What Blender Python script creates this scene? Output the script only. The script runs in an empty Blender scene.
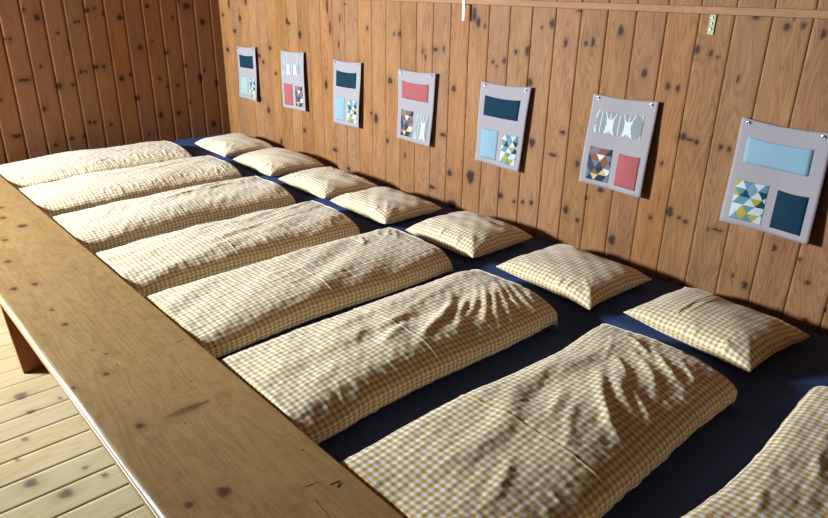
import bpy, math, random
import numpy as np
C = bpy.context.scene.collection
SC = bpy.context.scene

# ------------------------------------------------------------------ camera, world, light
FPX = 657.994
cam = bpy.data.cameras.new('camera'); cam.lens = FPX/828*36; cam.sensor_width = 36; cam.sensor_fit = 'HORIZONTAL'
cam.clip_start = 0.02
co = bpy.data.objects.new('camera', cam); C.objects.link(co)
RX = (0.74056424, -0.67181462, 0.01515658)
RYd = (-0.24738334, -0.29353131, -0.92338554)
RF = (0.62479283, 0.68007682, -0.38357454)
from mathutils import Matrix, Vector
m = Matrix.Identity(4)
for i in range(3):
    m[i][0] = RX[i]; m[i][1] = -RYd[i]; m[i][2] = -RF[i]
m[2][3] = 1.65
co.matrix_world = m
SC.camera = co

w = bpy.data.worlds.new('world'); SC.world = w; w.use_nodes = True
w.node_tree.nodes['Background'].inputs[0].default_value = (0.75, 0.85, 1.0, 1)
w.node_tree.nodes['Background'].inputs[1].default_value = 0.4

XL, XR, YB, YF, ZC = -1.6, 2.79, 5.53, -2.0, 2.45      # room
WL = (4.20, 5.40, 1.25, 2.15)                             # window in the left wall: y0 y1 z0 z1
def daylight(name, loc, rot, sx, sy, power, col):
    l = bpy.data.lights.new(name, 'AREA'); l.shape = 'RECTANGLE'
    l.size = sx; l.size_y = sy; l.energy = power; l.color = col
    o = bpy.data.objects.new(name, l); C.objects.link(o)
    o.location = loc; o.rotation_euler = rot
    return o
DIR = Vector((1.0, -0.80, -0.10))                       # daylight lamp turned toward the near beds to even out its falloff
daylight('daylight_left_window', (XL-.46, 5.12, 1.83), DIR.to_track_quat('-Z', 'Y').to_euler(), .60, .50, 940, (0.70, 0.84, 1.0))

SC.view_settings.view_transform = 'Standard'; SC.view_settings.look = 'None'
SC.view_settings.exposure = 0.0; SC.view_settings.gamma = 1.0; SC.view_settings.use_curve_mapping = False
SC.cycles.max_bounces = 8; SC.cycles.diffuse_bounces = 4

rng = np.random.default_rng(7)
random.seed(5)

# ------------------------------------------------------------------ pixel lookups (photograph -> plane of the place)
CR = np.array([RX, RYd, RF])
def ray(px, py): return np.array([px-414, py-259, FPX]) @ CR
def hit(px, py, ax, val):
    r = ray(px, py); o = np.array([0, 0, 1.65]); t = (val-o[ax])/r[ax]; return o+r*t

# ------------------------------------------------------------------ material helpers
def mat(name, rough=0.6, spec=0.3):
    M = bpy.data.materials.new(name); M.use_nodes = True
    nt = M.node_tree; b = nt.nodes['Principled BSDF']
    b.inputs['Roughness'].default_value = rough; b.inputs['Specular IOR Level'].default_value = spec
    return M, nt, b
def N(nt, t, **k):
    n = nt.nodes.new(t)
    for a, v in k.items(): setattr(n, a, v)
    return n
def math_(nt, op, a, b=None, c=None):
    n = N(nt, 'ShaderNodeMath', operation=op)
    for i, v in enumerate((a, b, c)):
        if v is None: continue
        if isinstance(v, (int, float)): n.inputs[i].default_value = v
        else: nt.links.new(v, n.inputs[i])
    return n.outputs[0]
def mixc(nt, fac, a, b, typ='MIX'):
    n = N(nt, 'ShaderNodeMix', data_type='RGBA', blend_type=typ)
    for s, v in ((0, fac), (6, a), (7, b)):
        if isinstance(v, (int, float)): n.inputs[s].default_value = v
        elif isinstance(v, tuple): n.inputs[s].default_value = (*v, 1)
        else: nt.links.new(v, n.inputs[s])
    return n.outputs[2]
def ramp(nt, fac, stops):
    n = N(nt, 'ShaderNodeValToRGB'); e = n.color_ramp.elements
    while len(e) < len(stops): e.new(0.5)
    for i, (p, c) in enumerate(stops):
        e[i].position = p; e[i].color = (*c, 1) if isinstance(c, tuple) else (c, c, c, 1)
    nt.links.new(fac, n.inputs[0]); return n.outputs[0]
def plain(name, col, rough=0.6, spec=0.3, metal=0.0, noise=0.0, scale=40):
    M, nt, b = mat(name, rough, spec); b.inputs['Metallic'].default_value = metal
    tc = N(nt, 'ShaderNodeTexCoord'); no = N(nt, 'ShaderNodeTexNoise'); no.inputs['Scale'].default_value = scale
    nt.links.new(tc.outputs['Object'], no.inputs['Vector'])
    dark = tuple(c*(1-noise) for c in col); light = tuple(min(1, c*(1+noise)) for c in col)
    nt.links.new(ramp(nt, no.outputs['Fac'], [(0.3, dark), (0.7, light)]), b.inputs['Base Color'])
    return M

def wood(name, light, dark, knot=(0.05, 0.018, 0.012), rough=0.62, spec=0.12, var=0.12, ring=26.0, worn=0.0, RC=0.15):
    """pine read from point attributes: across / along (metres), board random id, knot darkness"""
    M, nt, b = mat(name, rough, spec)
    at = {}
    for k in ('ac', 'al', 'bid', 'knot', 'halo'):
        n = N(nt, 'ShaderNodeAttribute'); n.attribute_name = k; at[k] = n.outputs['Fac']
    def comb(x, y, z):
        n = N(nt, 'ShaderNodeCombineXYZ')
        for i, v in enumerate((x, y, z)):
            if isinstance(v, (int, float)): n.inputs[i].default_value = v
            else: nt.links.new(v, n.inputs[i])
        return n.outputs[0]
    bz = math_(nt, 'MULTIPLY', at['bid'], 37.0)
    def noise(sx, sy, detail=3, rough_=0.55, off=0.0):
        n = N(nt, 'ShaderNodeTexNoise'); n.inputs['Scale'].default_value = 1; n.inputs['Detail'].default_value = detail
        n.inputs['Roughness'].default_value = rough_
        nt.links.new(comb(math_(nt, 'MULTIPLY', at['ac'], sx), math_(nt, 'MULTIPLY', at['al'], sy), math_(nt, 'ADD', bz, off)), n.inputs['Vector'])
        return n.outputs['Fac']
    base = noise(9, 0.9, 2)                                 # slow cathedral field
    rings = math_(nt, 'SINE', math_(nt, 'MULTIPLY', math_(nt, 'ADD', base, math_(nt, 'MULTIPLY', at['ac'], 0.9)), ring*6.28))
    rings = math_(nt, 'MULTIPLY_ADD', rings, 0.5, 0.5)
    rings = math_(nt, 'POWER', rings, 2.2)
    fine = noise(420, 9, 2, 0.6, 5.0)
    blot = noise(13, 3.0, 3, 0.6, 11.0)
    f = math_(nt, 'MULTIPLY_ADD', rings, RC, math_(nt, 'MULTIPLY', fine, 0.48))
    f = math_(nt, 'MULTIPLY_ADD', blot, 0.42, f)
    col = ramp(nt, f, [(0.22, light), (0.72, dark)])
    # board to board difference
    wn = N(nt, 'ShaderNodeTexWhiteNoise', noise_dimensions='1D'); nt.links.new(bz, wn.inputs['W'])
    hs = N(nt, 'ShaderNodeHueSaturation'); nt.links.new(col, hs.inputs['Color'])
    nt.links.new(math_(nt, 'MULTIPLY_ADD', wn.outputs['Value'], var*2, 1-var), hs.inputs['Value'])
    sep = N(nt, 'ShaderNodeSeparateColor'); nt.links.new(wn.outputs['Color'], sep.inputs[0])
    nt.links.new(math_(nt, 'MULTIPLY_ADD', sep.outputs[1], 0.10, 1.0), hs.inputs['Saturation'])
    nt.links.new(math_(nt, 'MULTIPLY_ADD', sep.outputs[2], 0.008, 0.496), hs.inputs['Hue'])
    col = hs.outputs[0]
    if worn:
        wear = noise(22, 22, 5, 0.7, 3.0)
        col = mixc(nt, math_(nt, 'MULTIPLY', ramp(nt, wear, [(0.48, 0.0), (0.75, 1.0)]), worn), col, tuple(c*0.55 for c in dark))
        scr = noise(60, 260, 2, 0.5, 9.0)
        col = mixc(nt, math_(nt, 'MULTIPLY', ramp(nt, scr, [(0.62, 0.0), (0.72, 1.0)]), worn*0.8), col, tuple(c*0.6 for c in dark))
    halo = tuple(0.55*d for d in dark)
    col = mixc(nt, math_(nt, 'MULTIPLY', at['halo'], 0.5), col, halo)
    kn = math_(nt, 'MULTIPLY', at['knot'], math_(nt, 'MULTIPLY_ADD', fine, 0.5, 0.75))
    kn = math_(nt, 'MINIMUM', kn, 1.0)
    col = mixc(nt, kn, col, knot)
    nt.links.new(col, b.inputs['Base Color'])
    bp = N(nt, 'ShaderNodeBump'); bp.inputs['Strength'].default_value = 0.12; bp.inputs['Distance'].default_value = 0.0015
    nt.links.new(f, bp.inputs['Height']); nt.links.new(bp.outputs[0], b.inputs['Normal'])
    return M

WALLWOOD = wood('pine_panelling', (0.355, 0.180, 0.078), (0.175, 0.072, 0.028), knot=(0.035, 0.014, 0.009))
BACKWOOD = wood('pine_panelling_reddish', (0.29, 0.130, 0.058), (0.17, 0.068, 0.028), knot=(0.04, 0.012, 0.01), var=0.07)
BENCHWOOD = wood('worn_varnished_pine', (0.40, 0.255, 0.112), (0.28, 0.158, 0.06), knot=(0.10, 0.022, 0.01), rough=0.44, spec=0.45, var=0.02, ring=14, worn=0.5, RC=0.17)
FLOORWOOD = wood('pale_pine_floor', (0.52, 0.41, 0.24), (0.40, 0.28, 0.135), knot=(0.11, 0.068, 0.05), rough=0.4, var=0.04, ring=12)
RAILWOOD = wood('pine_rail', (0.36, 0.19, 0.10), (0.27, 0.12, 0.06), var=0.02)
UNSEENWOOD = wood('darkened_unseen_panelling', (0.15, 0.085, 0.045), (0.09, 0.05, 0.025), var=.08)  # unseen walls and ceiling, kept dark to cut bounced light
DARKWOOD = wood('brown_pine_leg', (0.40, 0.17, 0.075), (0.26, 0.10, 0.04), var=0.05)

def fabric_bump(nt, b, uv, scale=900, dist=0.0004):
    no = N(nt, 'ShaderNodeTexNoise'); no.inputs['Scale'].default_value = scale; nt.links.new(uv, no.inputs['Vector'])
    bp = N(nt, 'ShaderNodeBump'); bp.inputs['Strength'].default_value = 0.3; bp.inputs['Distance'].default_value = dist
    nt.links.new(no.outputs['Fac'], bp.inputs['Height']); nt.links.new(bp.outputs[0], b.inputs['Normal'])
def gingham(name, period=0.021):
    M, nt, b = mat(name, 0.9, 0.1)
    uv = N(nt, 'ShaderNodeUVMap'); sp = N(nt, 'ShaderNodeSeparateXYZ'); nt.links.new(uv.outputs[0], sp.inputs[0])
    def stripe(v):
        s = math_(nt, 'SINE', math_(nt, 'MULTIPLY', v, 2*math.pi/period))
        n = N(nt, 'ShaderNodeMapRange'); n.inputs['From Min'].default_value = -0.12; n.inputs['From Max'].default_value = 0.12
        nt.links.new(s, n.inputs['Value']); return n.outputs[0]
    a, c = stripe(sp.outputs[0]), stripe(sp.outputs[1])
    s = math_(nt, 'MULTIPLY', math_(nt, 'ADD', a, c), 0.5)
    col = ramp(nt, s, [(0.0, (0.80, 0.78, 0.78)), (0.5, (0.67, 0.50, 0.24)), (1.0, (0.48, 0.28, 0.065))])
    nt.links.new(col, b.inputs['Base Color'])
    b.inputs['Sheen Weight'].default_value = 0.1
    fabric_bump(nt, b, uv.outputs[0])
    return M
GING = gingham('yellow_gingham_cotton')
SHEET = plain('dark_blue_sheet', (0.042, 0.060, 0.145), 0.85, 0.1, noise=0.06, scale=300)
CANVAS = plain('grey_canvas', (0.29, 0.25, 0.24), 0.9, 0.1, noise=0.06, scale=260)
HEM = plain('pale_hem_cloth', (0.62, 0.52, 0.36), 0.9, 0.1, noise=0.05, scale=200)
THREAD = plain('yellow_seam_cloth', (0.55, 0.36, 0.13), 0.9, 0.1, noise=0.05, scale=200)
SEAMC = plain('pale_seam_cloth', (0.66, 0.58, 0.44), .9, .1)
NAVY = plain('navy_cloth', (0.007, 0.026, 0.042), 0.9, 0.1, noise=0.08, scale=300)
SKY = plain('light_blue_cloth', (0.20, 0.30, 0.335), 0.9, 0.1, noise=0.04, scale=300)
MINT = plain('pale_green_cloth', (0.26, 0.33, 0.29), 0.9, 0.1, noise=0.04, scale=300)
RED = plain('coral_red_cloth', (0.31, 0.08, 0.075), 0.9, 0.1, noise=0.05, scale=300)
METAL = plain('steel', (0.75, 0.75, 0.75), 0.25, 0.5, metal=1.0)
BRASS = plain('greenish_brass', (0.16, 0.15, 0.08), 0.5, 0.4, metal=0.5, noise=0.3, scale=120)
GLINTWHITE = plain('bracket_glint_white', (0.85, 0.85, 0.83), 0.35, 0.5)  # white colour stands in for the bracket metal catching the light
BLACK = plain('dark_hole', (0.01, 0.007, 0.005), 0.9, 0.1)
PLASTER = plain('white_window_paint', (0.75, 0.74, 0.70), 0.5, 0.3)
PENCIL = plain('black_stamp_ink', (0.05, 0.035, 0.022), 0.8, 0.1)
def attr_mat(name):
    M, nt, b = mat(name, 0.9, 0.1); n = N(nt, 'ShaderNodeAttribute'); n.attribute_name = 'print'
    nt.links.new(n.outputs['Color'], b.inputs['Base Color']); return M
PRINT = attr_mat('printed_cotton')
def glass_mat():
    M = bpy.data.materials.new('window_glass'); M.use_nodes = True; nt = M.node_tree
    nt.nodes.remove(nt.nodes['Principled BSDF'])
    t = N(nt, 'ShaderNodeBsdfTransparent'); g = N(nt, 'ShaderNodeBsdfGlossy'); g.inputs['Roughness'].default_value = 0.02
    x = N(nt, 'ShaderNodeMixShader'); x.inputs[0].default_value = 0.05
    nt.links.new(t.outputs[0], x.inputs[1]); nt.links.new(g.outputs[0], x.inputs[2])
    nt.links.new(x.outputs[0], nt.nodes['Material Output'].inputs['Surface']); return M
GLASS = glass_mat()

# ------------------------------------------------------------------ object helpers
def link(o, parent=None):
    C.objects.link(o)
    if parent: o.parent = parent
    return o
def mesh_obj(name, verts, faces, material, parent=None, smooth=False):
    me = bpy.data.meshes.new(name)
    me.from_pydata([tuple(map(float, v)) for v in verts], [], [tuple(int(i) for i in f) for f in faces]); me.update()
    if material: me.materials.append(material)
    if smooth: me.polygons.foreach_set('use_smooth', [True]*len(me.polygons))
    return link(bpy.data.objects.new(name, me), parent)
def tag(o, label=None, cat=None, group=None, kind=None):
    if label: o['label'] = label
    if cat: o['category'] = cat
    if group: o['group'] = group
    if kind: o['kind'] = kind
    return o
class MB:
    def __init__(s): s.v = []; s.f = []
    def box(s, x0, x1, y0, y1, z0, z1, bev=0.0):
        n = len(s.v)
        if bev <= 0:
            s.v += [(x, y, z) for z in (z0, z1) for y in (y0, y1) for x in (x0, x1)]
            s.f += [tuple(n+i for i in q) for q in ((0,2,3,1),(4,5,7,6),(0,1,5,4),(2,6,7,3),(0,4,6,2),(1,3,7,5))]
        else:
            import bmesh
            bm = bmesh.new(); r = bmesh.ops.create_cube(bm, size=1.0)
            for v in bm.verts: v.co = ((x0+x1)/2+v.co.x*(x1-x0), (y0+y1)/2+v.co.y*(y1-y0), (z0+z1)/2+v.co.z*(z1-z0))
            bmesh.ops.bevel(bm, geom=list(bm.edges), offset=bev, segments=3, profile=0.5, affect='EDGES')
            bm.verts.index_update()
            s.v += [tuple(v.co) for v in bm.verts]; s.f += [tuple(n+v.index for v in f.verts) for f in bm.faces]; bm.free()
        return s
    def tube(s, pts, r, k=8, cap=True):
        n = len(s.v); pts = [Vector(p) for p in pts]
        up = Vector((0, 0, 1))
        for i, p in enumerate(pts):
            d = (pts[min(i+1, len(pts)-1)]-pts[max(i-1, 0)]).normalized()
            a = d.cross(up)
            if a.length < 1e-3: a = d.cross(Vector((1, 0, 0)))
            a.normalize(); b_ = d.cross(a)
            rr = r[i] if isinstance(r, (list, tuple)) else r
            for j in range(k):
                t = 2*math.pi*j/k; s.v.append(tuple(p+(a*math.cos(t)+b_*math.sin(t))*rr))
        for i in range(len(pts)-1):
            for j in range(k):
                s.f.append((n+i*k+j, n+i*k+(j+1) % k, n+(i+1)*k+(j+1) % k, n+(i+1)*k+j))
        if cap:
            s.f.append(tuple(n+j for j in range(k))[::-1]); s.f.append(tuple(n+(len(pts)-1)*k+j for j in range(k)))
        return s
    def obj(s, name, material, parent=None, smooth=False): return mesh_obj(name, s.v, s.f, material, parent, smooth)
def wood_attrs(o, A, L, O=(0, 0, 0), bid=0.3, knots=()):
    me = o.data; n = len(me.vertices); co_ = np.empty(n*3, np.float32); me.vertices.foreach_get('co', co_); co_ = co_.reshape(-1, 3)-np.array(O)
    ac = co_ @ np.array(A, float); al = co_ @ np.array(L, float)
    put_attrs(me, ac, al, np.full(n, bid), knots)
def put_attrs(me, ac, al, bid, knots):
    kn = np.zeros(len(ac)); ha = np.zeros(len(ac)); ac2 = ac.copy(); al0 = al
    for (ka, kl, ra, rl, dk) in knots:
        da, dl = ac-ka, al0-kl
        near = (abs(da) < ra*7+.05) & (abs(dl) < rl*9+.05)
        if not near.any(): continue
        da, dl = da[near], dl[near]
        q = np.sqrt((da/ra)**2+(dl/rl)**2)
        ang = np.arctan2(dl, da); q = q*(1+.10*np.sin(3*ang+ka*90)+.06*np.sin(5*ang+kl*70))
        kn[near] = np.maximum(kn[near], dk*np.clip((1.35-q)/.55, 0, 1))
        ha[near] = np.maximum(ha[near], min(1, dk)*.8*np.exp(-(da/(ra*1.9))**2-(dl/(rl*2.8))**2))
        # grain flows round the knot
        ac2[near] += np.sign(da)*-1*ra*1.1*np.exp(-(da/(ra*3))**2-(dl/(rl*4))**2)
    for k, v in (('ac', ac2), ('al', al), ('bid', bid), ('knot', kn), ('halo', ha)):
        a = me.attributes.new(k, 'FLOAT', 'POINT'); a.data.foreach_set('value', np.asarray(v, np.float32))

def boarded(name, O, A, L, Nn, edges, rows, knots, material, step=0.008, bev=0.004, depth=0.004, wav=0.0):
    """tongue-and-groove boards: O + a*A + l*L, surface facing Nn; edges = seam positions along A, rows = positions along L"""
    O, A, L, Nn = (np.array(v, float) for v in (O, A, L, Nn))
    cols, dep, bid = [], [], []
    for i in range(len(edges)-1):
        a0, a1 = edges[i], edges[i+1]; g = 0.0009
        inner = np.linspace(a0+g+bev, a1-g-bev, max(2, int((a1-a0)/step)))
        cs = [a0+g*.5, a0+g, *inner, a1-g, a1-g*.5]
        ds = [-depth*2.2, -depth, *([0]*len(inner)), -depth, -depth*2.2]
        cols += cs; dep += ds; bid += [((i*0.6180339+0.13) % 1.0)]*len(cs)
    cols, dep, bid, rows = map(np.array, (cols, dep, bid, rows))
    nc, nr = len(cols), len(rows)
    a = np.tile(cols, nr); l = np.repeat(rows, nc); d = np.tile(dep, nr); b = np.tile(bid, nr)
    d = d + (np.sin(b*50)*.0012)*(np.tile(dep, nr) > -1e-6)
    P = O + a[:, None]*A + l[:, None]*L + d[:, None]*Nn
    idx = np.arange(nr*nc).reshape(nr, nc)
    q = np.stack([idx[:-1, :-1], idx[:-1, 1:], idx[1:, 1:], idx[1:, :-1]], -1).reshape(-1, 4)
    if np.dot(np.cross(A, L), Nn) < 0: q = q[:, ::-1]
    me = bpy.data.meshes.new(name)
    me.vertices.add(len(P)); me.vertices.foreach_set('co', P.astype(np.float32).ravel())
    me.loops.add(q.size); me.loops.foreach_set('vertex_index', q.ravel().astype(np.int32))
    me.polygons.add(len(q)); me.polygons.foreach_set('loop_start', np.arange(0, q.size, 4, dtype=np.int32))
    me.update(calc_edges=True); me.materials.append(material)
    put_attrs(me, a, l, b, knots)
    return link(bpy.data.objects.new(name, me))

# ------------------------------------------------------------------ the room
def random_knots(edges, l0, l1, dens, keep=None):
    r = random.Random(3); out = []
    for i in range(len(edges)-1):
        n = int((l1-l0)*dens)
        for _ in range(n):
            a = r.uniform(edges[i]+.02, edges[i+1]-.02); l = r.uniform(l0, l1)
            if keep and not keep(a, l): continue
            s = r.uniform(.004, .011); out.append((a, l, s, s*1.2, .95))
    return out
# right wall: boards every 142.7 mm, knots where the photograph has them
e_right = [0.907+0.1427*k for k in range(-21, 33)]
e_right = [e for e in e_right if YF < e < YB]; e_right = [YF]+e_right+[YB+.013]
KR = [(228.8,3.5,1.2,5),(245.6,2,1.5,3),(223,15,1.5,1.5),(240,18,1.6,3),(235,31,2,2),(227.7,49.5,2,2),(270,48,1.8,1.8),(259.5,55.6,1.6,1.8),
(263.5,62,1.6,1.8),(276,73.5,1.5,1.5),(287,21,1.8,3),(289,23.5,2,1.5),(299.8,34.7,2,4),(327,6,1.2,7),(330,28,1.4,7),(339.4,18,.8,4),(338.5,45,1,3),
(326,85,2,4),(345,4,2,.8),(367,28,1.2,2.6),(394,34,1.4,1.5),(399.6,34,2,2.8),(435.5,49.5,3.2,2),(443.9,49,1.4,3),(422.5,51.6,1,3),(425.6,56.8,1.2,3),
(390,80.8,2.8,3),(453.8,88.6,3,3),(474.6,14.8,3,7),(478.5,22,3,5),(485,26,1.5,3),(493,62,1.9,1.9),(504.3,61,2.2,3),(496.8,66.5,1.2,1.2),(516,51.8,2,2.6),
(527.4,50.4,2.6,5),(542,27.4,1.6,2),(552,23.5,3,4.6),(530,82.5,3.4,4),(565.6,43.4,2.6,4.2),(586,43.4,2.6,2.8),(592.9,42.5,2.4,5),(579,10.8,3.5,1.2),
(620.9,30.5,3.6,5),(644.4,73.3,3.8,4.4),(667.8,86.2,3.4,3.6),(677.8,88.4,3.2,3.6),(697,49.8,3.4,4.6),(710.8,53.2,2.4,3.6),(717,57.2,1.8,2),
(738,79.3,2.2,3.2),(787,27,4.2,4),(803.4,25.6,3.8,3.4),(793.6,18.8,1.6,1.8),(823.7,33.9,4,5),(756,17.5,6,1.3),(260.8,99,1.6,2),(268.9,110.4,1.8,3),
(304.6,130.6,1.8,2),(281.6,142,1.6,3),(334.7,149.7,3,1.6),(348.5,168.8,2.4,1.6),(376,118.5,2.4,4.4),(371,113,1.4,1.4),(387.5,141,1.8,2.4),
(405,155.6,1.2,3),(443,134.8,4,1.8),(449.7,173,3.2,3),(470.5,176.5,5,6.5),(432,187,4,1.8),(452,204.3,6,4.5),(532,142.5,4,4.5),(552.8,155,5.2,1.8),
(577.3,163.9,2.6,3.4),(500.6,195.7,3.2,3),(513.9,201.5,1.8,1.8),(522.6,202,2,2.2),(531.4,202.8,2.2,2.6),(565.8,210,3.8,4),(577.3,220.3,3,2.4),
(586.6,198,2,1.8),(600.4,190,4.4,2.6),(611.7,240,4.4,5),(562.8,132.5,3.6,2),(683,136.7,5,3.6),(696.5,142.5,3.4,2.8),(690,140,5,1.5),(720.5,147,3.4,3),(729,149,2.8,2.4),
(661.8,163.7,2.4,2.2),(669.5,212,4.6,5.4),(679,217.8,2,2),(685,221.6,4,1.8),(650,217.8,2.6,2.4),(733,275.7,2.2,2.4),(715,229,4,1.2),
(708,229.4,1.6,1.6),(719.4,231,4.5,1.4),(774.3,247.8,3.8,3.8),(799.4,259.4,3,1.8),(807.5,283,4,2.6),(744.6,285,4,4),(805,320,3.4,2),(826,310,3,3)]
kr = []
for (px, py, ru, rv) in KR:
    p = hit(px, py, 0, XR); a = hit(px+ru, py, 0, XR); b_ = hit(px, py+rv, 0, XR)
    kr.append((p[1], p[2], max(.004, min(.05, abs(a[1]-p[1])))*.70, max(.005, abs(b_[2]-p[2]))*.95, 1.0))
rows = np.concatenate([np.linspace(0, .28, 3), np.arange(.30, 1.72, .0075), np.linspace(1.8, ZC, 4)])
seen_r = lambda a, l: a < 0.3 or l > 1.7
wr = boarded('wall_right', (XR, 0, 0), (0, 1, 0), (0, 0, 1), (-1, 0, 0), e_right, rows, kr, WALLWOOD, step=0.0085, bev=.0028, depth=.0035)
tag(wr, kind='structure')
# back wall
e_back = sorted([1.133+0.143*k for k in range(-22, 12)]); e_back = [XL]+[e for e in e_back if XL+.03 < e < XR-.03]+[XR+.013]
KB = [(23.8,10,1.6,2),(37,17.6,2.8,3),(57.8,33,1.5,1.5),(4.6,39.2,1.6,1.4),(10,39,1.6,1.4),(40.8,66.4,1.5,1.5),(24.7,80.3,6,1.5),(44.2,109,2,2.4),(59.3,86,3,2.8),(73,84.7,1.9,1.9),
(81,72,2,1.5),(86,71.4,1.3,1.3),(95.8,67,2.8,2.3),(104,66.7,1.7,1.7),(86.8,10.5,2.8,2.3),(94,8,1.3,1.3),(75,21.6,1.4,1.4),(79,21.6,1.4,1.4),(103,14,1.4,2.2),
(89.6,122.4,1.7,1.9),(94.9,122.4,1.7,1.9),(111,124.5,1.3,1.9),(72,138.4,1.9,1.9),(84.4,136,1.6,1.9),(56,145,1.9,1.9),(17,136,5,2),(68.6,43,1,4),(1,100,1.6,1.6),
(120,17.6,2.4,2.8),(147,6,2.2,2),(140.3,47.3,2,2.5),(166.5,52.5,2.3,2.3),(172.7,17.6,1.5,1.5),(186.3,6,3.8,2.8),(202.7,22.2,2.4,2.8),(178.6,1.5,1.6,1.6),(152.6,40.8,1.2,1.2),
(121.7,78.5,2.8,2.8),(130.7,74.5,1.6,2),(137.2,98,2.6,2.6),(160,78.8,1.5,1.6),(167.8,86.2,1.3,1.3),(178,85.6,1.7,1.8),(185.7,65.5,1.6,1.6),(200.2,77.9,2.2,4.4),(190.3,102,1.3,1.3),
(161,115,2.2,2.8),(178.6,113,1.9,2.2),(213.8,123.6,2.2,2.8),(204.5,70.5,1.2,1.5),(149,135,1.3,1.3),(216.6,82.8,1.4,4),(111.5,124.5,1.2,1.2)]
kb = []
for (px, py, ru, rv) in KB:
    p = hit(px, py, 1, YB); a = hit(px+ru, py, 1, YB); b_ = hit(px, py+rv, 1, YB)
    kb.append((p[0], p[2], max(.007, abs(a[0]-p[0]))*.95, max(.008, abs(b_[2]-p[2])), 1.0))
rowsb = np.concatenate([np.linspace(0, .28, 3), np.arange(.30, 1.70, .010), np.linspace(1.8, ZC, 4)])
wb = boarded('wall_back', (0, YB, 0), (1, 0, 0), (0, 0, 1), (0, -1, 0), e_back, rowsb, kb, BACKWOOD, step=0.011, bev=.005, depth=.004)
tag(wb, kind='structure')
# floor
e_floor = [2.307+0.1365*k for k in range(-32, 24)]; e_floor = [YF]+[e for e in e_floor if YF+.02 < e < YB-.02]+[YB]
KF = [(30.7,411.8,5,1.6),(25,439.6,2.4,1.6),(31,483.4,6.5,4),(66,494,7.5,4.2),(85.4,467.9,2.6,1.6),(104.8,475.4,2.4,2),(18,459.7,2,1.4),(20.9,396,6.5,3.2),(60,398,2,1.2)]
kf = []
for (px, py, ru, rv) in KF:
    p = hit(px, py, 2, 0); a = hit(px+ru, py-ru*.38, 2, 0); b_ = hit(px, py+rv, 2, 0)
    kf.append((p[1], p[0], abs(b_[1]-p[1])*.9+.003, abs(a[0]-p[0])*.9, .85))
xs = np.concatenate([np.linspace(XL, -.15, 30), np.arange(-.14, .8, .010), np.linspace(.9, XR, 10)])
fl = boarded('floor', (0, 0, 0), (0, 1, 0), (1, 0, 0), (0, 0, 1), e_floor, xs, kf, FLOORWOOD, step=0.012, bev=.0010, depth=.0015)
tag(fl, kind='structure')
e_c = list(np.arange(YF, YB, .15))+[YB]
ce = boarded('ceiling', (0, 0, ZC), (0, 1, 0), (1, 0, 0), (0, 0, -1), e_c, np.linspace(XL, XR, 6), [], UNSEENWOOD, step=.05); tag(ce, kind='structure')
ex = list(np.arange(XL, XR, .1427))+[XR]
wf = boarded('wall_front', (0, YF, 0), (1, 0, 0), (0, 0, 1), (0, 1, 0), ex, np.linspace(0, ZC, 4), [], UNSEENWOOD, step=.05); tag(wf, kind='structure')
# left wall with a window opening
mb = MB(); mb.box(XL-.12, XL, YF, WL[0], 0, ZC); mb.box(XL-.12, XL, WL[1], YB, 0, ZC)
mb.box(XL-.12, XL, WL[0], WL[1], 0, WL[2]); mb.box(XL-.12, XL, WL[0], WL[1], WL[3], ZC)
wl = mb.obj('wall_left', UNSEENWOOD); wood_attrs(wl, (0, 1, 0), (0, 0, 1)); tag(wl, kind='structure')
def window(i, u0, u1, z0, z1, back):
    t = .035
    def bx(mb, a0, a1, c0, c1, d0, d1):
        if back: mb.box(a0, a1, YB-d1, YB-d0, c0, c1)
        else: mb.box(XL+d0, XL+d1, a0, a1, c0, c1)
    b = MB(); bx(b, u0, u0+t, z0, z1, -.05, .012); bx(b, u1-t, u1, z0, z1, -.05, .012); bx(b, u0, u1, z0, z0+t, -.05, .012); bx(b, u0, u1, z1-t, z1, -.05, .012)
    wi = b.obj('window_%d' % i, PLASTER); tag(wi, kind='structure')
    p = MB(); bx(p, u0+t, u1-t, z0+t, z1-t, -.03, -.026); p.obj('window_pane', GLASS, wi)
window(1, *WL, False)

# wall rail with metal brackets
r = MB(); r.box(XR-.035, XR-.001, YF+.05, YB-.005, 1.563, 1.592, .003)
rail = r.obj('wall_rail', RAILWOOD); wood_attrs(rail, (0, 0, 1), (0, 1, 0)); tag(rail, 'long thin horizontal pine rail along the top of the wall above the organisers', 'rail')
b1 = MB(); b1.box(XR-.040, XR-.036, 2.624, 2.640, 1.478, 1.585, .001); b1.box(XR-.038, XR, 2.624, 2.640, 1.559, 1.562)
o = b1.obj('bracket', GLINTWHITE, rail); o['label'] = 'metal bracket with its glint painted white'
b2 = MB(); b2.box(XR-.004, XR, 1.265, 1.292, 1.484, 1.563, .001)
o = b2.obj('bracket', BRASS, rail); o['label'] = 'tarnished brass bracket'
s = MB()
for z in (1.505, 1.527, 1.548): s.tube([(XR-.0045, 1.278, z), (XR-.0065, 1.278, z)], [.0055, .003], 10)
s.obj('screw', METAL, o, True)

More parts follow.
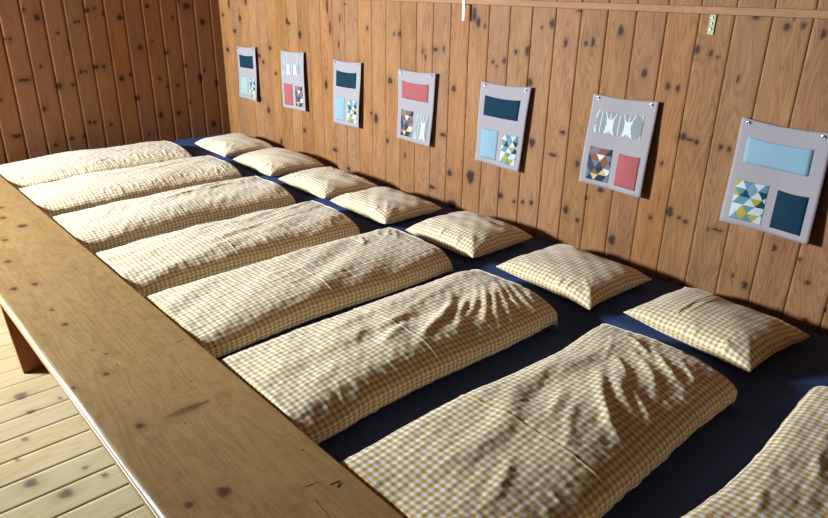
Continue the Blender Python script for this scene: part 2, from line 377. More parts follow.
# ------------------------------------------------------------------ bench
ZT = 0.45; BX0, BX1 = 0.386, 0.832
def bench():
    # cross section with a rounded front lip and a shallow groove, run along y with dense grid on top
    top = []
    prof = [(BX0+.012, ZT-.045), (BX0+.002, ZT-.043), (BX0, ZT-.038), (BX0, ZT-.019), (BX0+.0035, ZT-.0165), (BX0+.0035, ZT-.0145), (BX0, ZT-.0135)]
    for k in range(7):
        t = math.pi/2*k/6; prof.append((BX0+.017-.017*math.cos(t), ZT-.012+.012*math.sin(t)))
    for x in np.arange(BX0+.023, BX1-.006, .006): prof.append((x, ZT))
    for k in range(5):
        t = math.pi/2*k/4; prof.append((BX1-.006+.006*math.sin(t), ZT-.006+.006*math.cos(t)))
    prof += [(BX1, ZT-.045)]
    ysb = np.concatenate([np.linspace(-.6, .75, 12), np.arange(.76, 5.5, .009), [YB-.004]])
    nc = len(prof); P = []; 
    for y in ysb:
        for (x, z) in prof: P.append((x, y, z))
    P = np.array(P)
    # gentle dents and worn arris
    P[:, 2] += .0006*np.sin(P[:, 1]*9+P[:, 0]*7)*(P[:, 2] > ZT-.002)
    n = len(ysb); idx = np.arange(n*nc).reshape(n, nc)
    f = [(idx[i, j], idx[i+1, j], idx[i+1, j+1], idx[i, j+1]) for i in range(n-1) for j in range(nc-1)]
    f += [(idx[i, 0], idx[i, nc-1], idx[i+1, nc-1], idx[i+1, 0]) for i in range(n-1)]
    f += [tuple(idx[0, ::-1]), tuple(idx[-1, :])]
    f = [t[::-1] for t in f]
    o = mesh_obj('bench', P, f, BENCHWOOD, None)
    KN = [(1,207.6,3,1.2),(3,218,4,1.5),(22.6,226,6.5,2),(5,240,3,1.6),(8,261.6,4,2),(13.8,288.7,5,2.2),(35,284,4,2),(64.9,324.6,4.2,2.2),(92.4,350,2,1.2),(106,353.8,2,1.5),
          (106.5,374,4,2.6),(140.3,426,5.5,4),(73.5,388,2.6,2),(224,491.7,11,6),(189,505,6,5),(52,310,3,1.5)]
    kk = []
    for (px, py, ru, rv) in KN:
        p = hit(px, py, 2, ZT); a = hit(px+ru, py, 2, ZT); b_ = hit(px, py+rv, 2, ZT)
        R = (np.linalg.norm(a-p)+np.linalg.norm(b_-p))/2
        kk.append((p[0], p[1], R*.62, R*.72, .9))
    # long resin streak
    p0, p1 = hit(166, 418, 2, ZT), hit(206, 402, 2, ZT)
    for t in np.linspace(0, 1, 12):
        q = p0+(p1-p0)*t; rr = .007+.011*math.sin(math.pi*min(1, t*1.1))
        kk.append((q[0], q[1], rr*.9, rr*.75, .35+.5*t))
    wood_attrs(o, (1, 0, 0), (0, 1, 0), bid=.42, knots=kk)
    return o
bench_o = bench()
tag(bench_o, 'long worn pine bench board running along the foot of the beds', 'bench')
# tapered plank legs under the board
def leg(y, xb0=.425, xb1=.80, t=.035):
    zt = ZT-.046
    v = []
    for yy in (y, y+t):
        v += [(BX0-.0+.012, yy, zt), (BX1-.01, yy, zt), (xb1, yy, .0015), (xb0, yy, .0015)]
    f = [(0, 1, 2, 3), (4, 7, 6, 5), (0, 4, 5, 1), (1, 5, 6, 2), (2, 6, 7, 3), (3, 7, 4, 0)]
    o = mesh_obj('leg', v, [t_[::-1] for t_ in f], DARKWOOD, bench_o)
    wood_attrs(o, (1, 0, 0), (0, 0, 1), bid=.7); return o
for y in (3.06, 4.9, 1.25, -.35): leg(y)
# nail holes, scratches, crack and pencilled mark
def on_top(px, py): return hit(px, py, 2, ZT)
for (px, py) in ((185, 423), (225.7, 405.7), (152.7, 314), (302.4, 450), (117, 365)):
    p = on_top(px, py); MB().tube([(p[0], p[1], ZT+.0002), (p[0], p[1], ZT+.0007)], .0022, 8).obj('nail_hole', BLACK, bench_o)
mk = MB()
def stroke(mb, a, b_, wd, z=ZT+.0008):
    a = Vector((a[0], a[1], z)); b_ = Vector((b_[0], b_[1], z)); d = (b_-a).normalized(); n = Vector((-d.y, d.x, 0))*wd/2
    k = len(mb.v); mb.v += [tuple(a+n), tuple(a-n), tuple(b_-n*.6), tuple(b_+n*.6)]; mb.f.append((k, k+1, k+2, k+3))
px_ = lambda x, y: on_top(320+x/16.56, 470+y/16.56)
stroke(mk, px_(160, 250), px_(320, 180), .0045); stroke(mk, px_(320, 180), px_(290, 300), .002); stroke(mk, px_(290, 295), px_(365, 215), .0045)
mk.obj('carved_mark', PENCIL, bench_o)
CRACK = plain('brown_crack', (.10, .045, .02), .8)
SCR = plain('bare_scratched_wood', (.55, .42, .25), .7)
def mark(name, pts, wd, material):
    k = MB()
    for a, b_ in zip(pts[:-1], pts[1:]): stroke(k, on_top(*a), on_top(*b_), wd)
    k.obj(name, material, bench_o)
for pts in (((315, 500), (322, 508), (331, 518)), ((305, 487), (318, 482)), ((175, 343), (184, 339)), ((189, 382), (193, 380))): mark('crack', pts, .0025, CRACK)
for pts in (((88, 333), (92, 344)), ((90, 333), (93.5, 341)), ((176, 365), (184, 377)), ((104, 330), (118, 325)), ((96, 352), (104, 356), (110, 361))): mark('scratch', pts, .0015, SCR)

# ------------------------------------------------------------------ sleeping platform and mattress
pf = MB(); pf.box(BX1+.004, BX1+.03, -.6, YB-.006, .14, .235); 
pf.box(BX1+.03, XR-.008, -.6, YB-.006, .205, .235)
for y in (-.5, .9, 2.3, 3.7, 5.1):
    pf.box(BX1+.06, XR-.04, y, y+.06, 0.0015, .205)
pl = pf.obj('sleeping_platform', DARKWOOD); wood_attrs(pl, (1, 0, 0), (0, 1, 0)); tag(pl, 'low wooden sleeping platform hidden under the blue mattress', 'bed platform')

ZM, ZP = .34, .392                                       # mattress top, raised head end
def sm(t): t = np.clip(t, 0, 1); return t*t*(3-2*t)
def mat_z(x, y):
    x = np.asarray(x, float); y = np.asarray(y, float)
    edge = 2.135+.012*np.sin(y*2.2)+.008*np.sin(y*5.1+1)
    z = ZM+(ZP-ZM)*sm((x-(edge-.045))/.14)
    z = z-.010*np.exp(-((x-(edge-.085))/.018)**2)
    z = z+.0020*np.sin(x*23+y*9)*np.sin(y*13+2)+.0012*np.sin(x*60+y*31)
    for (y0, sl, ph) in ((.55, .5, 0), (1.24, -.3, .4), (1.92, .4, .2), (2.62, -.2, .1)):
        z = z+.0035*np.exp(-((y-y0-sl*.1*(x-1.5)-.01*np.sin(x*9+ph))/.010)**2)*(x < 2.1)
    z = np.where(x < BX1+.06, z-.03*(1-np.clip((x-BX1-.008)/.05, 0, 1))**2, z)
    return z
mx = np.concatenate([np.arange(BX1+.008, 1.9, .012), np.arange(1.9, 2.32, .006), np.arange(2.33, XR-.006, .015)])
my = np.arange(-.6, YB-.008, .014)
X, Y = np.meshgrid(mx, my); Z = mat_z(X, Y)
nr, nc = X.shape; P = np.stack([X, Y, Z], -1).reshape(-1, 3); Pb = P.copy(); 
rim = [(i, 0) for i in range(nr)]
idx = np.arange(nr*nc).reshape(nr, nc)
F = np.stack([idx[:-1, :-1], idx[:-1, 1:], idx[1:, 1:], idx[1:, :-1]], -1).reshape(-1, 4).tolist()
ring = list(idx[0, :])+list(idx[1:, -1])+list(idx[-1, -2::-1])+list(idx[-2:0:-1, 0])
base = len(P); low = P[ring].copy(); low[:, 2] = .237
P = np.concatenate([P, low]); k = len(ring)
F += [(ring[i], base+i, base+(i+1) % k, ring[(i+1) % k]) for i in range(k)]
F.append([base+i for i in range(k)][::-1])
mt = mesh_obj('mattress', P, F, SHEET, None, True)
tag(mt, 'long mattress in dark blue sheet under all the folded duvets and pillows', 'mattress')

# ------------------------------------------------------------------ cloth forms
FA = 1.15
def folds_field(X, Y, folds):
    """sum of tapered ridges: (cx, cy, angle, length, width, amp, curve)"""
    h = np.zeros_like(X)
    for (cx, cy, th, ln, wd, am, cv) in folds:
        dx, dy = X-cx, Y-cy
        s = dx*math.cos(th)+dy*math.sin(th); t = -dx*math.sin(th)+dy*math.cos(th)-cv*s*s
        e = np.clip(1-(s/(ln/2))**2, 0, 1)
        h += FA*am*e*np.exp(-(t/wd)**2)
    return h
def smooth_noise(X, Y, seed, sx, sy, n=14):
    r = np.random.default_rng(seed); h = np.zeros_like(X)
    for _ in range(n):
        kx, ky = r.normal(0, 1, 2); h += np.sin(2*math.pi*(kx*X/sx+ky*Y/sy)+r.uniform(0, 6.28))
    return h/math.sqrt(n)

def duvet(i, yn, yf, x1, seed, style, label, crimp):
    """folded duvet lying along x; yn near long side, yf far long side, x1 head end"""
    r = np.random.default_rng(seed)
    x0 = BX1+.004; L = x1-x0; a = (yf-yn)/2; cy = (yf+yn)/2; H = .134
    nu, nv = 230, 150
    # parameter along x (denser at the ends)
    u = np.linspace(0, 1, nu); u = u+(-.10)*np.sin(2*math.pi*u)/(2*math.pi)*1.0
    xs_ = x0+u*L
    th = np.linspace(0, 2*math.pi, nv, endpoint=False)
    # superellipse loop, resampled by arc length
    tt = np.linspace(0, 2*math.pi, 2000); n_ = 4.2
    cs, sn = np.cos(tt), np.sin(tt)
    n_y = np.where(cs > 0, 8.0, 4.6); ly = a*np.sign(cs)*np.abs(cs)**(2/n_y); lz = H/2*np.sign(sn)*np.abs(sn)**(2/np.where(cs > 0, 4.2, 3.2))
    arc = np.concatenate([[0], np.cumsum(np.hypot(np.diff(ly), np.diff(lz)))]); tot = arc[-1]
    s_ = np.linspace(0, tot, nv, endpoint=False)
    LY = np.interp(s_, arc, ly); LZ = np.interp(s_, arc, lz)
    e1 = (xs_-x0)/.012; e2 = (x1-xs_)/.032
    tap = 1-.27*(1-np.clip((xs_-x0)/.50, 0, 1))**1.15-.07*(1-np.clip((x1-xs_)/.12, 0, 1))**1.6
    hz = tap*np.clip(1-np.clip(1-e1, 0, 1)**2.2, .0, 1)**.5*np.clip(1-np.clip(1-e2, 0, 1)**2.2, 0, 1)**.5
    hy = 1-.035*np.clip(1-(x1-xs_)/.035, 0, 1)**2
    XX = np.repeat(xs_[:, None], nv, 1); YY = cy+hy[:, None]*LY[None, :]
    YY = YY+.045*(1-np.clip((XX-x0)/.7, 0, 1))*np.clip(LY/a, 0, 1)[None, :]
    # slight bow of the long sides
    YY = YY+.008*np.sin(XX*3.1+seed)+.006*np.sin(XX*7+seed*2)*(LY/a)[None, :]
    ZZ = hz[:, None]*LZ[None, :]
    topw = np.clip(LZ/(H/2), 0, 1)[None, :]**.8
    # crown of the filling and undulation
    nearness = np.clip((YY-yn)/(2*a), 0, 1)
    crown = .006*np.sin(np.pi*np.clip((nearness*1.0), 0, 1))**.8-.020*np.clip(1-nearness/.36, 0, 1)**2
    ZZ = ZZ+topw*hz[:, None]*(crown+.0045*smooth_noise(XX, YY, seed, .55, .30))
    folds = list(style(r, x0, x1, yn, yf))
    # fine crimps along the near upper edge
    for k in range(int(L/.036)):
        cx = x0+.05+k*.036+r.uniform(-.010, .010)
        folds.append((cx, yn+r.uniform(.05, .10), math.pi/2+r.uniform(-.5, .2), r.uniform(.05, .13), r.uniform(.006, .011), r.uniform(.0015, .0042)*crimp, 0))
    fo = folds_field(XX, YY, folds)
    ZZ = ZZ+topw*hz[:, None]*fo
    ZZ = ZZ+topw*.0011*smooth_noise(XX, YY, seed+9, .07, .045, 20)
    # seam across
    sx_ = x0+L*(.42+.05*math.sin(seed*2))
    side = (1-topw)
    YY = YY+side*(LY/a)[None, :]*.0024*smooth_noise(XX, ZZ, seed+4, .09, .2)
    ZZ = ZZ+hz[:, None]*H/2+ZM+.003
    ZZ = np.maximum(ZZ, ZM+.0042)
    if True:
        ZZ = np.maximum(ZZ, mat_z(XX, YY)+.004)
    verts = np.stack([XX, YY, ZZ], -1).reshape(-1, 3).tolist()
    c0 = len(verts); verts.append((x0-.001, cy, ZM+.003+H/2*tap[0])); c1 = len(verts); verts.append((x1+.001, cy, float(np.max(mat_z(np.array([x1]), np.array([cy]))))+.02))
    fs = []
    ii = np.arange(nu*nv).reshape(nu, nv)
    for p in range(nu-1):
        for q in range(nv):
            q2 = (q+1) % nv; fs.append((ii[p, q], ii[p, q2], ii[p+1, q2], ii[p+1, q]))
    nb = len(fs)
    for q in range(nv):
        q2 = (q+1) % nv; fs.append((ii[0, q2], ii[0, q], c0)); fs.append((ii[-1, q], ii[-1, q2], c1))
    o = mesh_obj('folded_duvet', verts, fs, GING, None, True)
    me = o.data; uvl = me.uv_layers.new(name='UVMap')
    qm = int(np.argmax(LZ)); sx = x0+np.concatenate([[0], np.cumsum(np.hypot(np.diff(xs_), np.diff(hz*H*.5)))]); tw = .02*math.sin(seed*3.1)
    uv = []
    for p in range(nu-1):
        for q in range(nv):
            s0, s1 = s_[q], s_[q]+tot/nv
            for (pp, ss) in ((p, s0), (p, s1), (p+1, s1), (p+1, s0)):
                uv += [sx[pp]+tw*ss, ss-tw*sx[pp]]
    for q in range(nv*2): uv += [x0, s_[q//2]]*3
    uvl.data.foreach_set('uv', np.array(uv, np.float32))
    # seam of the cover: thin raised strip over the top
    j = int(np.argmin(abs(xs_-sx_)))
    top_cols = [q for q in range(nv) if LZ[q] > H*.18]
    top_cols = sorted(top_cols, key=lambda q: LY[q])
    pts = [(XX[j, q]+.006*math.sin(YY[j, q]*9), YY[j, q], ZZ[j, q]+.0008) for q in top_cols]
    if i in (0, 1): MB().tube(pts[2:-2], .0016, 6).obj('seam', THREAD, o, True)['label'] = 'raised ochre seam across the cover'
    else: MB().tube(pts[2:-2], .0011, 6).obj('seam', SEAMC, o, True)
    # hem at the head end
    j = int(np.argmin(abs(xs_-(x1-.030)))); 
    cols = [q for q in top_cols if LY[q] > -.25*a]
    pts = [(XX[j, q], YY[j, q], ZZ[j, q]+.0005) for q in cols]
    hb_ = MB().tube(pts, [.0010+.0018*math.sin(math.pi*t/(len(pts)-1)) for t in range(len(pts))], 6); hb_.obj('hem', HEM, o, True)['label'] = 'pale hem at the head end'
    tag(o, label, 'duvet', 'folded gingham duvets in a row on the blue mattress')
    return o

D = math.pi/180
def st_sweep(r, x0, x1, yn, yf):          # sweeping diagonal folds toward the head end
    L = [(1.84,.84,44,.34,.014,.007),(1.71,.88,38,.36,.018,.009),(1.60,.87,40,.42,.016,.009),(1.92,.83,52,.26,.011,.006),(1.78,.90,41,.22,.009,.005),(1.74,1.04,3,.34,.018,.006),
         (1.53,1.08,5,.55,.028,.009),(1.48,.95,25,.26,.014,.006),(1.22,.98,9,.50,.030,.009),(1.40,.85,30,.22,.014,.006),(1.10,.84,24,.24,.016,.005),(1.97,.95,60,.20,.009,.005),
         (1.88,1.02,20,.22,.008,.004),(1.66,.76,52,.18,.010,.006),(1.52,.80,46,.20,.010,.005),(1.95,.76,50,.14,.008,.004)]
    return [(a, b_, c*D, d, e*1.25, f*r.uniform(.75, 1.1), r.uniform(-1.2, 1.2)) for a, b_, c, d, e, f in L]
def st_fan(r, x0, x1, yn, yf):            # folds fanning out from the head corner
    L = [(1.99,1.52,66,.30,.009,.0055),(1.945,1.52,60,.34,.009,.006),(1.90,1.52,54,.38,.010,.006),(1.855,1.53,48,.42,.010,.0065),(1.81,1.54,42,.42,.010,.007),(1.76,1.56,36,.44,.011,.007),
         (1.70,1.57,30,.42,.012,.007),(1.62,1.58,26,.40,.013,.008),(1.53,1.56,24,.34,.013,.007),(1.44,1.67,8,.25,.014,.006),(1.38,1.60,18,.24,.014,.006),(1.68,1.74,8,.4,.013,.004),
         (1.28,1.68,30,.14,.016,.006),(1.02,1.55,8,.26,.018,.003),(1.30,1.78,4,.4,.018,.004)]
    return [(a, b_, (c+r.uniform(-4, 4))*D, d*r.uniform(.8, 1.1), e*1.3, f*r.uniform(.6, 1.15), r.uniform(-1.1, 1.1)) for a, b_, c, d, e, f in L]
def st_shallow(r, x0, x1, yn, yf):        # long shallow creases along the bag
    L = x1-x0; out = []
    for k in range(9): out.append((x0+L*(.42+.05*k)+r.uniform(-.03, .03), yn+r.uniform(.22, .42), r.uniform(.10, .34), r.uniform(.30, .55), r.uniform(.007, .013), r.uniform(.0018, .0036), r.uniform(-.2, .2)))
    for k in range(7): out.append((x0+L*r.uniform(.0, .5), yn+r.uniform(.15, .45), r.uniform(.0, .25), r.uniform(.25, .5), r.uniform(.012, .022), r.uniform(.0012, .0026), 0))
    return out
def st_smooth(r, x0, x1, yn, yf):         # smooth, a few crumples at the head corner
    L = x1-x0; out = []
    for k in range(8): out.append((x1-r.uniform(.05, .28), yf-r.uniform(.05, .20), r.uniform(.3, 1.4), r.uniform(.08, .18), r.uniform(.007, .011), r.uniform(.002, .004), r.uniform(-1, 1)))
    for k in range(7): out.append((x0+L*r.uniform(.2, .8), yn+r.uniform(.18, .44), r.uniform(.05, .25), r.uniform(.2, .45), r.uniform(.008, .014), r.uniform(.0010, .0024), 0))
    return out
def st_gather(r, x0, x1, yn, yf):         # crumpled gathers
    L = x1-x0; out = []
    for k in range(12): out.append((x0+L*r.uniform(.25, .97), yn+r.uniform(.12, .42), r.uniform(.2, 1.0), r.uniform(.12, .26), r.uniform(.008, .014), r.uniform(.0018, .004), r.uniform(-1, 1)))
    return out
DUV = [(0, -.06, .465, 2.25, 31, st_shallow, 'folded yellow gingham duvet cut off by the bottom right corner, nearest the camera'),
       (1, .645, 1.175, 2.085, 12, st_sweep, 'folded yellow gingham duvet with deep fanned wrinkles, nearest one shown nearly whole'),
       (2, 1.375, 1.880, 2.085, 23, st_fan, 'folded yellow gingham duvet with ridged wrinkles, second from the camera beyond the corner one'),
       (3, 2.035, 2.540, 2.135, 4, st_smooth, 'folded yellow gingham duvet, fourth of the row counting from the bottom right corner'),
       (4, 2.700, 3.180, 2.085, 55, st_shallow, 'folded yellow gingham duvet in the middle, fifth counting from the bottom right corner'),
       (5, 3.385, 3.870, 2.110, 16, st_shallow, 'folded yellow gingham duvet, third counting from the dark back wall'),
       (6, 4.070, 4.590, 2.120, 37, st_shallow, 'folded yellow gingham duvet second counting from the dark back wall'),
       (7, 4.730, 5.300, 2.080, 68, st_gather, 'folded yellow gingham duvet right beside the dark back wall, farthest from the camera')]
for d, cr in zip(DUV, (.2, .6, .7, .12, .5, .2, 1.0, 1.1)): duvet(*d, cr)

def pillow(yc, seed, label, xc=2.45, hx=.225, hy=.285, rot=0.0, T=.125, crease=False):
    r = np.random.default_rng(seed); n = 90
    t = np.linspace(-1, 1, n); t = np.sin(t*math.pi/2)*.35+t*.65
    U, V = np.meshgrid(t, t, indexing='ij')          # U along x, V along y
    k = .055
    x = U*hx*(1-k*(1-U**2)*0-k*1.2*(1-V**2)*np.abs(U)**1.5*1.0)
    y = V*hy*(1-k*1.1*(1-U**2)*np.abs(V)**1.5)
    prof = (np.clip(1-np.abs(U)**2.4, 0, 1)*np.clip(1-np.abs(V)**2.4, 0, 1))**.46
    h = T*prof
    X_, Y_ = x, y
    folds = []
    for (sx, sy) in ((-1, -1), (-1, 1), (1, -1), (1, 1)):
        for _ in range(4):
            ang = math.atan2(-sy*hy, -sx*hx)+r.uniform(-.6, .6)
            d = r.uniform(.06, .13); folds.append((sx*hx*.95+math.cos(ang)*d, sy*hy*.95+math.sin(ang)*d, ang, r.uniform(.12, .22), r.uniform(.010, .016), r.uniform(.001, .004), r.uniform(-1, 1)))
    for _ in range(4):
        folds.append((-hx*.88, r.uniform(-hy*.7, hy*.7), r.uniform(-.5, .5), r.uniform(.06, .13), r.uniform(.007, .012), r.uniform(.004, .009), 0))
    if crease: folds.append((.02, .06, .05, .30, .006, .005, .3))
    w_ = np.clip(prof*3, 0, 1)
    h = h+w_*(folds_field(X_, Y_, folds)+.003*smooth_noise(X_, Y_, seed, .25, .25))
    ca, sa = math.cos(rot), math.sin(rot)
    gx = xc+X_*ca-Y_*sa; gy = yc+X_*sa+Y_*ca
    bz = mat_z(gx, gy)+.0035
    edge = .036*(1-prof)
    zt = np.maximum(bz+h*.80+edge, bz+.004); zb = np.maximum(bz, zt-.003-h*.95-.004*w_*0)
    zb = np.where(prof < .02, zt-.002, zb)
    # corner tufts
    verts = np.concatenate([np.stack([gx, gy, zt], -1).reshape(-1, 3), np.stack([gx, gy, np.maximum(zb, bz)], -1).reshape(-1, 3)]).tolist()
    ii = np.arange(n*n).reshape(n, n); fs = []; uv = []
    du = np.concatenate([[0], np.cumsum(np.hypot(np.diff(x[:, n//2]), np.diff(zt[:, n//2])))]); dv = np.concatenate([[0], np.cumsum(np.hypot(np.diff(y[n//2, :]), np.diff(zt[n//2, :])))])
    for p in range(n-1):
        for q in range(n-1):
            fs.append((ii[p, q], ii[p+1, q], ii[p+1, q+1], ii[p, q+1]))
            for (a_, b_) in ((p, q), (p+1, q), (p+1, q+1), (p, q+1)): uv += [du[a_], dv[b_]]
    for p in range(n-1):
        for q in range(n-1):
            fs.append(tuple(n*n+z for z in (ii[p, q], ii[p, q+1], ii[p+1, q+1], ii[p+1, q])))
            for (a_, b_) in ((p, q), (p, q+1), (p+1, q+1), (p+1, q)): uv += [-du[a_]+.01, dv[b_]]
    ring_ = [(0, q) for q in range(n)]+[(p, n-1) for p in range(1, n)]+[(n-1, q) for q in range(n-2, -1, -1)]+[(p, 0) for p in range(n-2, 0, -1)]
    for a_ in range(len(ring_)):
        A_, B_ = ring_[a_], ring_[(a_+1) % len(ring_)]
        fs.append((ii[A_], ii[B_], n*n+ii[B_], n*n+ii[A_]))
        for (c_, d_) in (A_, B_, B_, A_): uv += [du[c_[0]] if isinstance(c_, tuple) else du[c_], 0] if False else [0, 0]
    uv = uv[:(n-1)*(n-1)*8*2]
    for a_ in range(len(ring_)):
        A_, B_ = ring_[a_], ring_[(a_+1) % len(ring_)]
        for c_ in (A_, B_, B_, A_): uv += [du[c_[0]], dv[c_[1]]]
    o = mesh_obj('pillow', verts, fs, GING, None, True)
    uvl = o.data.uv_layers.new(name='UVMap'); uvl.data.foreach_set('uv', np.array(uv, np.float32))
    # piped seam round the edge
    pts = [(gx[a_], gy[a_], (zt[a_]+max(zb[a_], bz[a_]))/2) for a_ in ring_[::2]]; pts.append(pts[0])
    MB().tube(pts, .0022, 6, False).obj('seam', GING_EDGE, o, True)
    if crease:
        j = int(n*.60); pts = [(gx[p, j]+0, gy[p, j]+.02*math.sin(p*.03), zt[p, j]+.001) for p in range(int(n*.22), int(n*.85), 2)]
        MB().tube(pts, .0022, 6).obj('closing_flap', THREAD, o, True)['label'] = 'ochre flap edge across the pillow'
    tag(o, label, 'pillow', 'gingham pillows in a row along the wall')
    return o
GING_EDGE = plain('yellow_cotton_edge', (0.70, 0.56, 0.32), .9, .1, noise=.1, scale=90)
PIL = [(.900, 1, 'yellow gingham pillow nearest the camera, with a seam across it, under the rightmost organiser', dict(crease=True, xc=2.445, hx=.215, hy=.268, rot=-.11)),
       (1.565, 2, 'yellow gingham pillow second from the right, with puckers along its front edge', dict(xc=2.44, hx=.23, hy=.270, rot=-.05)),
       (2.240, 3, 'plump yellow gingham pillow third from the right, below the organiser with navy top pocket', dict(xc=2.45, hx=.225, hy=.255, T=.14, rot=-.02)),
       (2.91, 4, 'yellow gingham pillow in the middle, fourth from either end', dict(xc=2.43, hx=.215, hy=.27, rot=-.02)),
       (3.52, 5, 'yellow gingham pillow third from the back wall', dict(xc=2.44, hx=.21, hy=.28, rot=-.02)),
       (4.19, 6, 'yellow gingham pillow second from the back wall', dict(xc=2.47, hx=.22, hy=.285, rot=-.03, T=.14)),
       (4.87, 7, 'yellow gingham pillow in the far corner against the dark back wall', dict(xc=2.48, hx=.215, hy=.275, rot=-.02, T=.14))]
for (yc, sd, lb, kw) in PIL: pillow(yc, sd, lb, **kw)

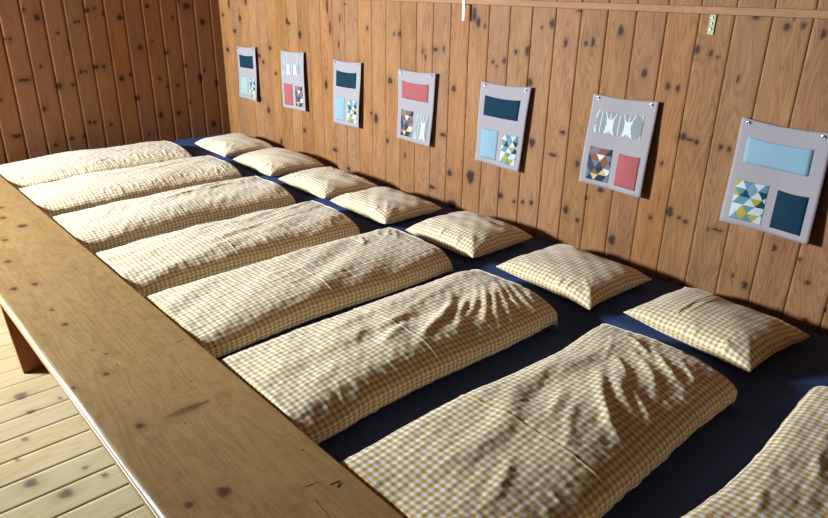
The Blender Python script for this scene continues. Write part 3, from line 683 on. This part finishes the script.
# ------------------------------------------------------------------ wall organisers
PAL_G = [(.01, .04, .06), (.09, .18, .20), (.32, .25, .03), (.43, .45, .44), (.13, .22, .24), (.43, .45, .44)]
PAL_D = [(.02, .035, .05), (.20, .075, .04), (.50, .32, .14), (.52, .50, .50), (.13, .14, .16), (.035, .05, .07)]
TRI_G = ["031133", "411224", "433314", "243345", "251023"]
def set_print(me, cols):
    a = me.color_attributes.new(name='print', type='FLOAT_COLOR', domain='CORNER')
    flat = []
    for p, c in zip(me.polygons, cols): flat += [(*c, 1)]*p.loop_total
    a.data.foreach_set('color', np.array(flat, np.float32).ravel())
def organiser(q, top, ll, lr, label, seed):
    """q: (y_left, y_right, z_top, z_bottom, skew) on the wall; y_left is the far side"""
    (ytl, ztl), (ytr, ztr), (ybr, zbr), (ybl, zbl) = q
    r = np.random.default_rng(seed)
    def P(u, v, off=0.0):
        y = (ytl*(1-u)+ytr*u)*(1-v)+(ybl*(1-u)+ybr*u)*v
        z = (ztl*(1-u)+ztr*u)*(1-v)+(zbl*(1-u)+zbr*u)*v
        bulge = .010+.016*max(0, u-.55)**1.2*1.6+.014*v*u+.006*(1-v)*0+.004*math.sin(u*7+seed)*v+.003*math.sin(v*6+seed*2)
        sag = .010*math.sin(math.pi*u)*(1-v)**2
        return (XR-bulge-off, y, z-sag)
    n, m_ = 28, 36
    def sheet(u0, u1, v0, v1, off, th, name, material, parent, nu=n, nv=m_, puff=0.0, open_top=False):
        V = []; F_ = []
        for back in (0, 1):
            for j in range(nv+1):
                for i in range(nu+1):
                    u, v = u0+(u1-u0)*i/nu, v0+(v1-v0)*j/nv
                    a_, b_ = i/nu, j/nv
                    pf = puff*math.sin(math.pi*a_)*math.sin(math.pi*min(1, b_*.9+.1)+0)**.5 if puff and 0 < a_ < 1 else 0
                    tilt = .0
                    x, y, z = P(u, v, off+(0 if back else pf)+(0 if back else th))
                    # top hem sags in the middle
                    if puff and b_ == 0: z -= .004*math.sin(math.pi*a_)
                    V.append((x, y, z))
        M_ = (nu+1)*(nv+1)
        idf = lambda i, j, b: b*M_+j*(nu+1)+i
        for j in range(nv):
            for i in range(nu):
                F_.append((idf(i, j, 0), idf(i, j+1, 0), idf(i+1, j+1, 0), idf(i+1, j, 0)))
        nf = len(F_)
        for j in range(nv):
            for i in range(nu):
                F_.append((idf(i, j, 1), idf(i+1, j, 1), idf(i+1, j+1, 1), idf(i, j+1, 1)))
        for i in range(nu):
            F_.append((idf(i, 0, 0), idf(i+1, 0, 0), idf(i+1, 0, 1), idf(i, 0, 1))); F_.append((idf(i, nv, 0), idf(i, nv, 1), idf(i+1, nv, 1), idf(i+1, nv, 0)))
        for j in range(nv):
            F_.append((idf(0, j, 0), idf(0, j, 1), idf(0, j+1, 1), idf(0, j+1, 0))); F_.append((idf(nu, j, 0), idf(nu, j+1, 0), idf(nu, j+1, 1), idf(nu, j, 1)))
        F_ = [f[::-1] for f in F_]
        o = mesh_obj(name, V, F_, material, parent, True); return o, nf
    base, _ = sheet(0, 1, 0, 1, 0, .002, 'wall_organiser', CANVAS, None)
    # side hems
    for (u0, u1) in ((.0, .035), (.965, 1.0)): pass
    def pocket(kind, u0, u1, v0, v1, pos):
        mats = {'navy': NAVY, 'sky': SKY, 'mint': MINT, 'red': RED}
        names = {'navy': 'navy cloth pocket', 'sky': 'light blue cloth pocket', 'mint': 'pale green cloth pocket', 'red': 'coral red cloth pocket',
                 'tri': 'pocket printed with teal, mustard and white triangles', 'dark': 'pocket printed with brown, black and white triangles', 'oval': 'white pocket printed with grey leaf ovals'}
        if kind in mats:
            o, _ = sheet(u0, u1, v0, v1, .0022, .001, 'pocket', mats[kind], base, 14, 14, .007)
        elif kind == 'oval':
            nu, nv = 56, 44
            o, nf = sheet(u0, u1, v0, v1, .0022, .001, 'pocket', PRINT, base, nu, nv, .006)
            cols = []
            wide = (u1-u0) > .5; nper = 2.6 if wide else 1.3
            for j in range(nv):
                for i in range(nu):
                    a_, b_ = (i+.5)/nu*nper+.18, (j+.5)/nv
                    c = (.50, .50, .50)
                    for off_, rad, vc in ((0.0, .31, .53), (.5, .30, -.22), (.5, .22, 1.42)):
                        fx = ((a_-off_) % 1.0)-.5
                        d = math.hypot(fx/rad, (b_-vc)/.56)
                        if d < 1:
                            t = .235+.06*math.sin(b_*60+abs(fx)*30); c = (t*.92, t*.92, t*.86)
                            if abs(fx) < .02: c = (.5, .5, .47)
                    cols.append(c)
            cols += [(.7, .72, .72)]*(len(o.data.polygons)-nf); set_print(o.data, cols)
        else:
            rows_, ncol = 5, 4
            pal = PAL_G if kind == 'tri' else PAL_D
            rr = random.Random(4 if kind == 'tri' else 8)
            nu, nv = 48, 50
            o, nf = sheet(u0, u1, v0, v1, .0022, .001, 'pocket', PRINT, base, nu, nv, .006)
            tiles = {}
            cols = []
            for j in range(nv):
                for i in range(nu):
                    b_ = (j+.5)/nv*rows_; a_ = (i+.5)/nu*2.75
                    row = int(b_); fb = b_-row
                    if row % 2: a_ += .5
                    cell = int(a_); fa = a_-cell
                    up = abs(fa-.5) < fb/2
                    side = 0 if up else (1 if fa > .5 else -1)
                    key = (row, cell if up else (cell+(1 if side > 0 else 0))+100)
                    if key not in tiles:
                        tiles[key] = pal[rr.choice([0, 0, 1, 1, 2, 4, 4, 5, 3])] if kind == 'dark' else pal[rr.choice([0, 1, 1, 2, 3, 3, 4, 5])]
                    cols.append(tiles[key])
            cols += [(.3, .3, .3)]*(len(o.data.polygons)-nf); set_print(o.data, cols)
        o['label'] = names[kind]
    pocket(top, .11, .84, .155, .40, 'top'); pocket(ll, .10, .46, .56, .94, 'll'); pocket(lr, .56, .90, .58, .94, 'lr')
    # eyelets on screws at both top corners
    for u in (.085, .905):
        x, y, z = P(u, .035)
        g = MB(); pts = [(x-.004, y+.0065*math.cos(t), z+.0065*math.sin(t)) for t in np.linspace(0, 2*math.pi, 15)]
        g.tube(pts, .0022, 6, False); e = g.obj('eyelet', METAL, base, True)
        MB().tube([(XR-.0005, y, z+.002), (x-.006, y, z+.002), (x-.012, y, z+.002), (x-.014, y, z+.004)], [.0022, .0022, .0045, .003], 8).obj('screw_hook', METAL, base, True)
    tag(base, label, 'wall organiser', 'canvas wall organisers above the pillows')
    return base
ORG = [([(1.082,1.182),(.741,1.170),(.728,.741),(1.088,.740)], 'sky', 'tri', 'navy', 'grey canvas organiser with light blue top pocket, rightmost on the wall'),
       ([(1.783,1.190),(1.444,1.196),(1.454,.755),(1.809,.754)], 'oval', 'dark', 'red', 'large grey canvas organiser with leaf oval top pocket, second from the right'),
       ([(2.500,1.171),(2.147,1.178),(2.181,.726),(2.519,.724)], 'navy', 'sky', 'tri', 'grey canvas organiser with navy top pocket, third from the right'),
       ([(3.197,1.174),(2.849,1.179),(2.878,.740),(3.207,.738)], 'red', 'dark', 'oval', 'grey canvas organiser with coral red top pocket, in the middle of the row'),
       ([(3.888,1.170),(3.563,1.177),(3.585,.741),(3.913,.731)], 'navy', 'sky', 'tri', 'grey canvas organiser with navy top pocket, third from the far corner'),
       ([(4.570,1.181),(4.241,1.192),(4.231,.765),(4.588,.749)], 'oval', 'red', 'dark', 'grey canvas organiser with leaf oval top pocket, second from the far corner'),
       ([(5.253,1.165),(4.932,1.179),(4.940,.743),(5.276,.745)], 'navy', 'mint', 'tri', 'grey canvas organiser with navy top pocket, nearest the far corner')]
for i, (q, a, b_, c, lb) in enumerate(ORG): organiser(q, a, b_, c, lb, i+1)
